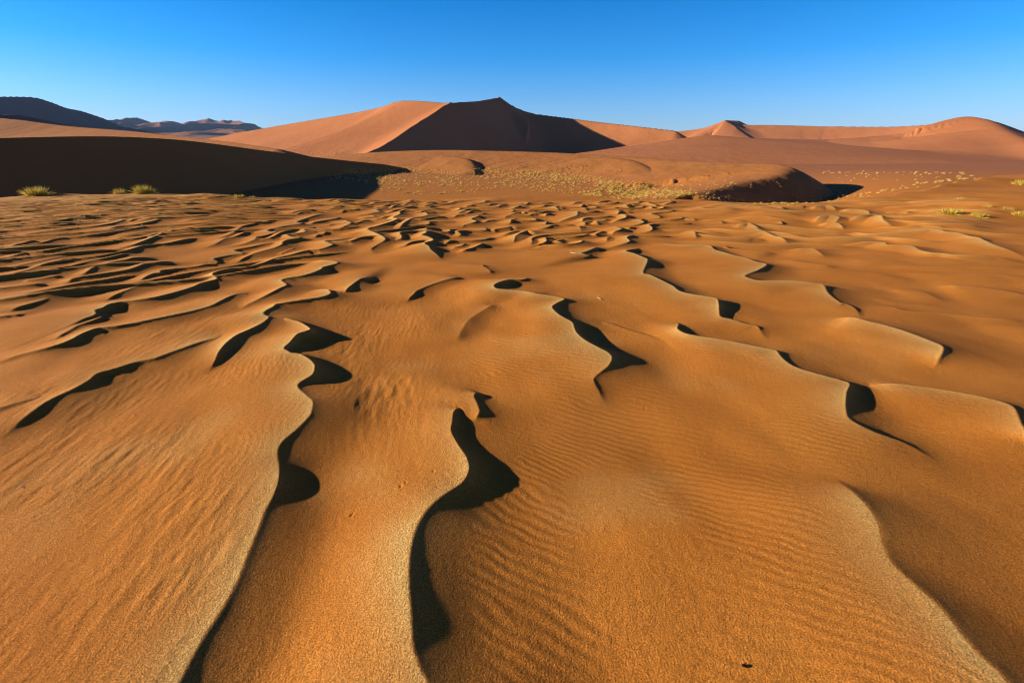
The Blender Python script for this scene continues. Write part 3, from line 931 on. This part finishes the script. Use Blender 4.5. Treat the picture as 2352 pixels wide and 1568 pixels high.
# --- bushes that stand alone: each is green blades and dry blades on a common root
def bush(px, py, wpx, hpx, label, green=.5, seed=0, group=None, dense=260):
    p = hit(px, py)
    while p is None or p.y > 48:
        py += .5
        p = hit(px, py)
    dist = (p - Vector((0, 0, H))).length
    W, Hh = wpx / FW * dist, hpx / FW * dist
    e = bpy.data.objects.new('grass_bush', None)
    COL.objects.link(e)
    e.location = (p.x, p.y, p.z - .01)
    e.rotation_euler = (0, 0, seed * 1.3)
    tag(e, label, 'grass bush', group)
    ng = int(dense * green)
    if ng > 0:
        obj('green_blades', blade_mesh('green_blades', ng, W * .5, Hh * .88, W * .028, seed + 1, .85, .25, seg=3), M_GREEN, e)
    obj('dry_blades', blade_mesh('dry_blades', max(20, dense - ng), W * .6, Hh * .80, W * .026, seed + 2, 1.25, .45, seg=3), M_GOLD, e)
    return e


RIM = 'grass bushes on the left rim of the rippled field'
bush(86, 447, 46, 19, 'widest yellow bush on the left sand rim, with long stalks against the dark dune', .42, 1, RIM, 420)
bush(275, 442, 24, 14, 'small pale golden bush on the sand rim, between the two larger rim bushes', .25, 2, RIM, 240)
bush(329, 441, 38, 20, 'rounded green and yellow bush on the sand rim in front of the dark dune', .55, 3, RIM, 380)
bush(352, 444, 13, 11, 'little green bush leaning out beside the rounded rim bush', .8, 4, RIM, 120)
bush(549, 453, 34, 9, 'flat pale green tuft at the foot of the dark dune, wider of two', .7, 5, RIM, 200)
bush(578, 453, 20, 6, 'flat yellow tuft beside the wider one at the foot of the dark dune', .3, 6, RIM, 120)
bush(390, 522, 10, 10, 'lone green seedling growing out of the fine ripples of the left slope', .9, 7, None, 60)
bush(57, 546, 12, 5, 'small grey green sprout low among the dark ripples at the left edge', .7, 8, None, 40)
RS = 'yellow bushes on the smooth right slope'
bush(2186, 490, 44, 15, 'largest yellow bush on the smooth right hand slope', .2, 11, RS, 380)
bush(2249, 497, 36, 12, 'wide low yellow bush below the row on the right slope', .25, 12, RS, 300)
bush(2271, 475, 20, 8, 'small olive bush standing highest of the row on the right slope', .4, 13, RS, 200)
bush(2313, 481, 24, 9, 'small yellow bush between two others near the right edge', .3, 14, RS, 200)
bush(2343, 495, 32, 12, 'yellow bush cut by the right edge of the picture', .3, 15, RS, 280)
bush(2208, 457, 20, 7, 'small yellow bush next to a dark hollow high on the right slope', .25, 16, RS, 200)
bush(2346, 425, 36, 12, 'pale sprawling bush on the skyline of the right slope at the edge', .15, 17, RS, 260)

# --- tufts of the valley
ARCH = []
for k in range(7):
    ARCH.append(blade_mesh('grass_tuft', 64, .5, .62, .085, 100 + k, 1.15, .5))
    ARCH[-1].materials.append(M_STRAW if k < 4 else M_GOLD)


def inside(poly, x, y):
    c = False
    j = len(poly) - 1
    for i in range(len(poly)):
        if (poly[i][1] > y) != (poly[j][1] > y) and x < (poly[j][0] - poly[i][0]) * (y - poly[i][1]) / (poly[j][1] - poly[i][1]) + poly[i][0]:
            c = not c
        j = i
    return c


g = np.random.default_rng(77)
cand = []      # (px size, px, py, zone)


def scatter(zone, poly, n, lo, hi, gold=.35, power=1.0):
    xs, ys = [p[0] for p in poly], [p[1] for p in poly]
    k = 0
    while k < n:
        x, y = g.uniform(min(xs), max(xs)), g.uniform(min(ys), max(ys))
        if not inside(poly, x, y):
            continue
        # tufts gather in patches
        if g.uniform() > .35 + .65 * float(sstep(-.3, .3, vnoise(np.array([x / 45.0]), np.array([y / 14.0]), 8))[0]) ** power:
            k += .25
            continue
        t = (y - min(ys)) / max(max(ys) - min(ys), 1)
        cand.append(((lo + (hi - lo) * t) * g.uniform(.7, 1.3), x, y, zone, g.uniform() < gold))
        k += 1


def along(zone, pts, n, jit, lo, hi, gold=.4):
    P_ = np.array(pts, float)
    q = np.concatenate([[0], np.cumsum(np.hypot(*np.diff(P_, axis=0).T))])
    for _ in range(n):
        u = g.uniform(0, q[-1])
        cand.append((g.uniform(lo, hi), float(np.interp(u, q, P_[:, 0])), float(np.interp(u, q, P_[:, 1]) + g.normal(0, jit)), zone, g.uniform() < gold))


scatter('dense', [(1080, 387), (1180, 388), (1280, 396), (1390, 408), (1500, 424), (1590, 441), (1600, 450), (1545, 453), (1490, 459), (1420, 458), (1330, 447), (1240, 440), (1130, 424), (1080, 404)], 1500, 7.0, 11.5, .35)
scatter('left', [(800, 388), (960, 384), (1080, 402), (1130, 425), (1040, 430), (860, 424), (760, 412)], 600, 6, 9.5, .5)
along('row', [(868, 432), (895, 430), (930, 441), (990, 444), (1040, 441), (1080, 440), (1100, 434), (1160, 432)], 62, 4, 9, 15, .85)
scatter('knoll', [(1235, 376), (1330, 378), (1430, 392), (1400, 404), (1250, 396)], 26, 6, 9, .5)
along('slope', [(1585, 436), (1612, 436), (1645, 432), (1668, 431), (1690, 419), (1560, 428), (1740, 428)], 26, 2.5, 6, 10, .5)
along('rim', [(1600, 452), (1650, 457), (1700, 461), (1760, 466), (1800, 467), (1850, 466), (1885, 462), (1930, 456), (1990, 447), (2050, 436), (2110, 425), (2170, 416), (2245, 408)], 130, 2.4, 6, 13, .45)
scatter('hollow', [(1760, 420), (1830, 408), (1990, 425), (1960, 445), (1900, 455), (1800, 455)], 50, 3.5, 6.0, .1)
along('brow', [(1890, 396), (1990, 397), (2100, 398), (2215, 399)], 62, 2.2, 4.5, 8, .35)
scatter('backslope', [(1900, 402), (2200, 402), (2120, 418), (1990, 428)], 22, 5, 8, .3)
scatter('foot', [(690, 346), (850, 352), (880, 366), (800, 364), (700, 356)], 55, 4, 6, .4)
scatter('shade', [(745, 398), (850, 380), (870, 392), (800, 412), (740, 416)], 16, 7, 11, .6)
scatter('gully', [(1560, 440), (1600, 436), (1700, 455), (1680, 460)], 22, 6, 10, .4)

LAB = {
    'dense': 'yellow grass tuft among hundreds in the dense field on the valley floor',
    'left': 'scattered yellow tuft on the bare brown ground left of the dense grass field',
    'row': 'full golden tuft in the loose row just behind the rippled crests at the valley edge',
    'knoll': 'single tuft with long shadow on the slope of the low orange dune',
    'slope': 'tuft on the slope above the dark hollow, right of the dense field',
    'rim': 'pale tuft lining the rim between the ripples and the dark hollow',
    'hollow': 'tiny pale tuft scattered on the dark steep side of the hollow',
    'brow': 'tuft in the thin line below the long red slope at the back',
    'backslope': 'lone tuft dotted on the smooth slope behind the hollow',
    'foot': 'tiny tuft on the bare strip at the foot of the pink dune',
    'shade': 'tuft at the edge of the big shadow on the valley floor',
    'gully': 'tuft at the lip of the dark gully right of the dense field',
}
GRP = 'grass tufts in the valley: '
cand.sort(key=lambda c: -c[0])
rest_v, rest_f, rest_s = [], [], []
made = 0
small = blade_mesh('small', 34, .5, .62, .12, 300, 1.15, .5)
sv = np.array([v.co[:] for v in small.vertices])
sf = [tuple(p.vertices) for p in small.polygons]
ss = np.zeros(len(sv), F32)
small.attributes['shade'].data.foreach_get('value', ss)
bpy.data.meshes.remove(small)
for (wpx, px, py, zone, gold) in cand:
    p = hit(px, py)
    if p is None:
        continue
    dist = (p - Vector((0, 0, H))).length
    if dist < 12 or dist > 700:
        continue
    W = wpx / FW * dist * .54
    rz = float(g.uniform(0, 6.28))
    hs = float(g.uniform(.75, 1.1))
    if made < 285:
        o = bpy.data.objects.new('grass_tuft', ARCH[int(g.integers(4, 7) if gold else g.integers(0, 4))])
        o.location, o.rotation_euler, o.scale = p, (0, 0, rz), (W, W, W * hs)
        COL.objects.link(o)
        tag(o, LAB[zone], 'grass tuft', GRP + zone)
        made += 1
    else:
        b = len(rest_v)
        c_, s_ = math.cos(rz), math.sin(rz)
        q = sv * np.array([W, W, W * hs])
        q = np.stack([q[:, 0] * c_ - q[:, 1] * s_ + p.x, q[:, 0] * s_ + q[:, 1] * c_ + p.y, q[:, 2] + p.z], 1)
        rest_v += [tuple(v) for v in q]
        rest_f += [tuple(i + b for i in f) for f in sf]
        rest_s.append(np.clip(ss * .8 + (.0 if gold else .2), 0, 1))
me = bpy.data.meshes.new('grass')
me.from_pydata(rest_v, [], rest_f)
at = me.attributes.new('shade', 'FLOAT', 'POINT')
at.data.foreach_set('value', np.concatenate(rest_s))
o = obj('grass', me, M_STRAW)
tag(o, 'mass of small straw coloured tufts covering the valley floor', 'grass', kind='stuff')


# --- dry twigs, stalks and a seed on the sand
def tube(name, pts, r0, r1, mat, parent=None):
    pts = [Vector(p) for p in pts]
    vs, fs = [], []
    n = 6
    for i, p in enumerate(pts):
        t = (pts[min(i + 1, len(pts) - 1)] - pts[max(i - 1, 0)]).normalized()
        a = t.cross(Vector((.3, .2, 1))).normalized()
        b = t.cross(a)
        r = r0 + (r1 - r0) * i / (len(pts) - 1)
        for k in range(n):
            an = 2 * math.pi * k / n
            vs.append(p + (a * math.cos(an) + b * math.sin(an)) * r)
    for i in range(len(pts) - 1):
        for k in range(n):
            fs.append((i * n + k, i * n + (k + 1) % n, (i + 1) * n + (k + 1) % n, (i + 1) * n + k))
    fs.append(tuple(range(n))[::-1])
    fs.append(tuple((len(pts) - 1) * n + k for k in range(n)))
    me = bpy.data.meshes.new(name)
    me.from_pydata([tuple(v) for v in vs], [], fs)
    for p in me.polygons:
        p.use_smooth = True
    return obj(name, me, mat, parent)


M_TWIG, nt_, bs_ = new_mat('bleached_twig')
nz = nd(nt_, 'ShaderNodeTexNoise', i_Scale=60.0)
nt_.links.new(mixc(nt_, (.62, .52, .36, 1), (.78, .70, .55, 1), nz.outputs['Fac']), bs_.inputs['Base Color'])
M_DARK, nt_, bs_ = new_mat('dark_husk')
nz = nd(nt_, 'ShaderNodeTexNoise', i_Scale=150.0)
nt_.links.new(mixc(nt_, (.05, .02, .015, 1), (.12, .04, .02, 1), nz.outputs['Fac']), bs_.inputs['Base Color'])


def twig(px0, py0, px1, py1, bow, r, label, name='twig', lift=.006, mat=None, group=None):
    a, b = hit(px0, py0), hit(px1, py1)
    pts = []
    for t in np.linspace(0, 1, 9):
        x, y = a.x + (b.x - a.x) * t, a.y + (b.y - a.y) * t
        nx, ny = -(b.y - a.y), b.x - a.x
        k = bow * math.sin(t * math.pi)
        pts.append((x + nx * k, y + ny * k, a.z + (b.z - a.z) * t + lift + .4 * lift * math.sin(t * 9)))
    return tag(tube(name, pts, r, r * .5, mat or M_TWIG), label, 'twig', group)


twig(1311, 579, 1324, 583, -.12, .0042, 'curved white twig lying on the sand behind the long middle crest')
twig(47, 1121, 60, 1112, .45, .0022, 'thin looped dry stalk with its shadow at the left edge of the near slope')
twig(1372, 684, 1380, 690, (.1), .0022, 'short pale twig on the brink of the middle crest')
tag(twig(1704, 1531, 1713, 1526, .15, .004, 'x', 'seed_husk', .004, M_DARK), 'dark red husk half buried in the near sand at the bottom', 'husk')
for k, (lx, ly) in enumerate(((890, 160), (995, 297), (1080, 348), (1265, 352), (230, 456), (607, 458), (682, 494), (45, 514), (1375, 292), (1180, 292), (1375, 392), (910, 405), (1675, 408), (930, 352))):
    px, py = lx / 4.704 * .91875, (480 + ly / 4.704) * .91875
    p = hit(px, py)
    if p is None:
        continue
    hgt = .06 * g.uniform(.7, 1.3)
    pts = [(p.x, p.y, p.z - .01), (p.x + .01, p.y, p.z + hgt * .5), (p.x + .03 * g.uniform(-1, 1), p.y + .01, p.z + hgt)]
    tag(tube('dry_stalk', pts, .005, .003, M_TWIG), 'tiny pale dry stalk poking out of the fine ripples on the left slope', 'stalk', 'dry stalks on the left slope')

# ------------------------------------------------------------------ air
hb = bpy.data.meshes.new('haze')
hx0, hx1, hy0, hy1, hz0, hz1 = -8600, 8600, -900, 8600, -75, 420
hb.from_pydata([(x, y, z) for z in (hz0, hz1) for y in (hy0, hy1) for x in (hx0, hx1)], [],
               [(0, 2, 3, 1), (4, 5, 7, 6), (0, 1, 5, 4), (2, 6, 7, 3), (0, 4, 6, 2), (1, 3, 7, 5)])
ho = bpy.data.objects.new('haze', hb)
COL.objects.link(ho)
ho['kind'] = 'stuff'
ho['label'] = 'thin blue desert haze over the far dunes'
ho['category'] = 'haze'
hm = bpy.data.materials.new('haze_air')
hm.use_nodes = True
hn = hm.node_tree
hn.nodes.clear()
hout = hn.nodes.new('ShaderNodeOutputMaterial')
hv_ = hn.nodes.new('ShaderNodeVolumePrincipled')
hv_.inputs['Color'].default_value = (.26, .50, 1.0, 1)
hv_.inputs['Density'].default_value = .00004
hn.links.new(hv_.outputs[0], hout.inputs['Volume'])
hb.materials.append(hm)

# ------------------------------------------------------------------ light, sky, camera
sc = bpy.context.scene
w = bpy.data.worlds.new('World')
sc.world = w
w.use_nodes = True
nt = w.node_tree
bg = nt.nodes['Background']
sky = nt.nodes.new('ShaderNodeTexSky')
sky.sky_type = 'NISHITA'
sky.sun_disc = False
sun_dir = Vector((-LIGHT[0] * math.cos(SUN_EL), -LIGHT[1] * math.cos(SUN_EL), math.sin(SUN_EL)))
sky.sun_elevation = SUN_EL
sky.sun_rotation = math.atan2(sun_dir.x, sun_dir.y)
sky.altitude = 600
sky.air_density = 1.0
sky.dust_density = .3
sky.ozone_density = 2.0
tc = nt.nodes.new('ShaderNodeTexCoord')
sep = nt.nodes.new('ShaderNodeSeparateXYZ')
nt.links.new(tc.outputs['Generated'], sep.inputs[0])
rmp = nt.nodes.new('ShaderNodeValToRGB')      # sky tint: blue low down, darkened above the view to cut shadow fill
el = rmp.color_ramp.elements
el[0].position, el[0].color = 0.0, (.56, .56, .80, 1)
el[1].position, el[1].color = 1.0, (.010, .010, .045, 1)
for p_, c_ in ((.09, (.30, .54, .90, 1)), (.16, (.08, .48, .92, 1)), (.25, (.0, .40, .84, 1)), (.295, (.004, .09, .24, 1)), (.42, (.005, .025, .09, 1))):
    e_ = el.new(p_)
    e_.color = c_
nt.links.new(sep.outputs['Z'], rmp.inputs[0])
mx = nt.nodes.new('ShaderNodeMix')
mx.data_type = 'RGBA'
mx.blend_type = 'MULTIPLY'
mx.inputs[0].default_value = 1.0
nt.links.new(sky.outputs[0], mx.inputs[6])
nt.links.new(rmp.outputs[0], mx.inputs[7])
nt.links.new(mx.outputs[2], bg.inputs[0])
bg.inputs[1].default_value = .112
sun = bpy.data.lights.new('sun', 'SUN')
sun.energy = 5.0
sun.angle = math.radians(.5)
sun.color = (1.0, .85, .63)
so = bpy.data.objects.new('sun', sun)
so.rotation_euler = sun_dir.to_track_quat('Z', 'Y').to_euler()
COL.objects.link(so)

cam = bpy.data.cameras.new('camera')
cam.lens = 18.0
cam.sensor_width = 36.0
cam.clip_start = .05
cam.clip_end = 30000
co = bpy.data.objects.new('camera', cam)
co.location = (0, 0, H)
co.rotation_euler = (math.radians(90) - PITCH, 0, 0)
COL.objects.link(co)
sc.camera = co
sc.cycles.use_denoising = True
sc.cycles.filter_width = 1.1
sc.view_settings.view_transform = 'Standard'
sc.view_settings.look = 'None'
sc.view_settings.exposure = 1.1
sc.view_settings.gamma = 1.0
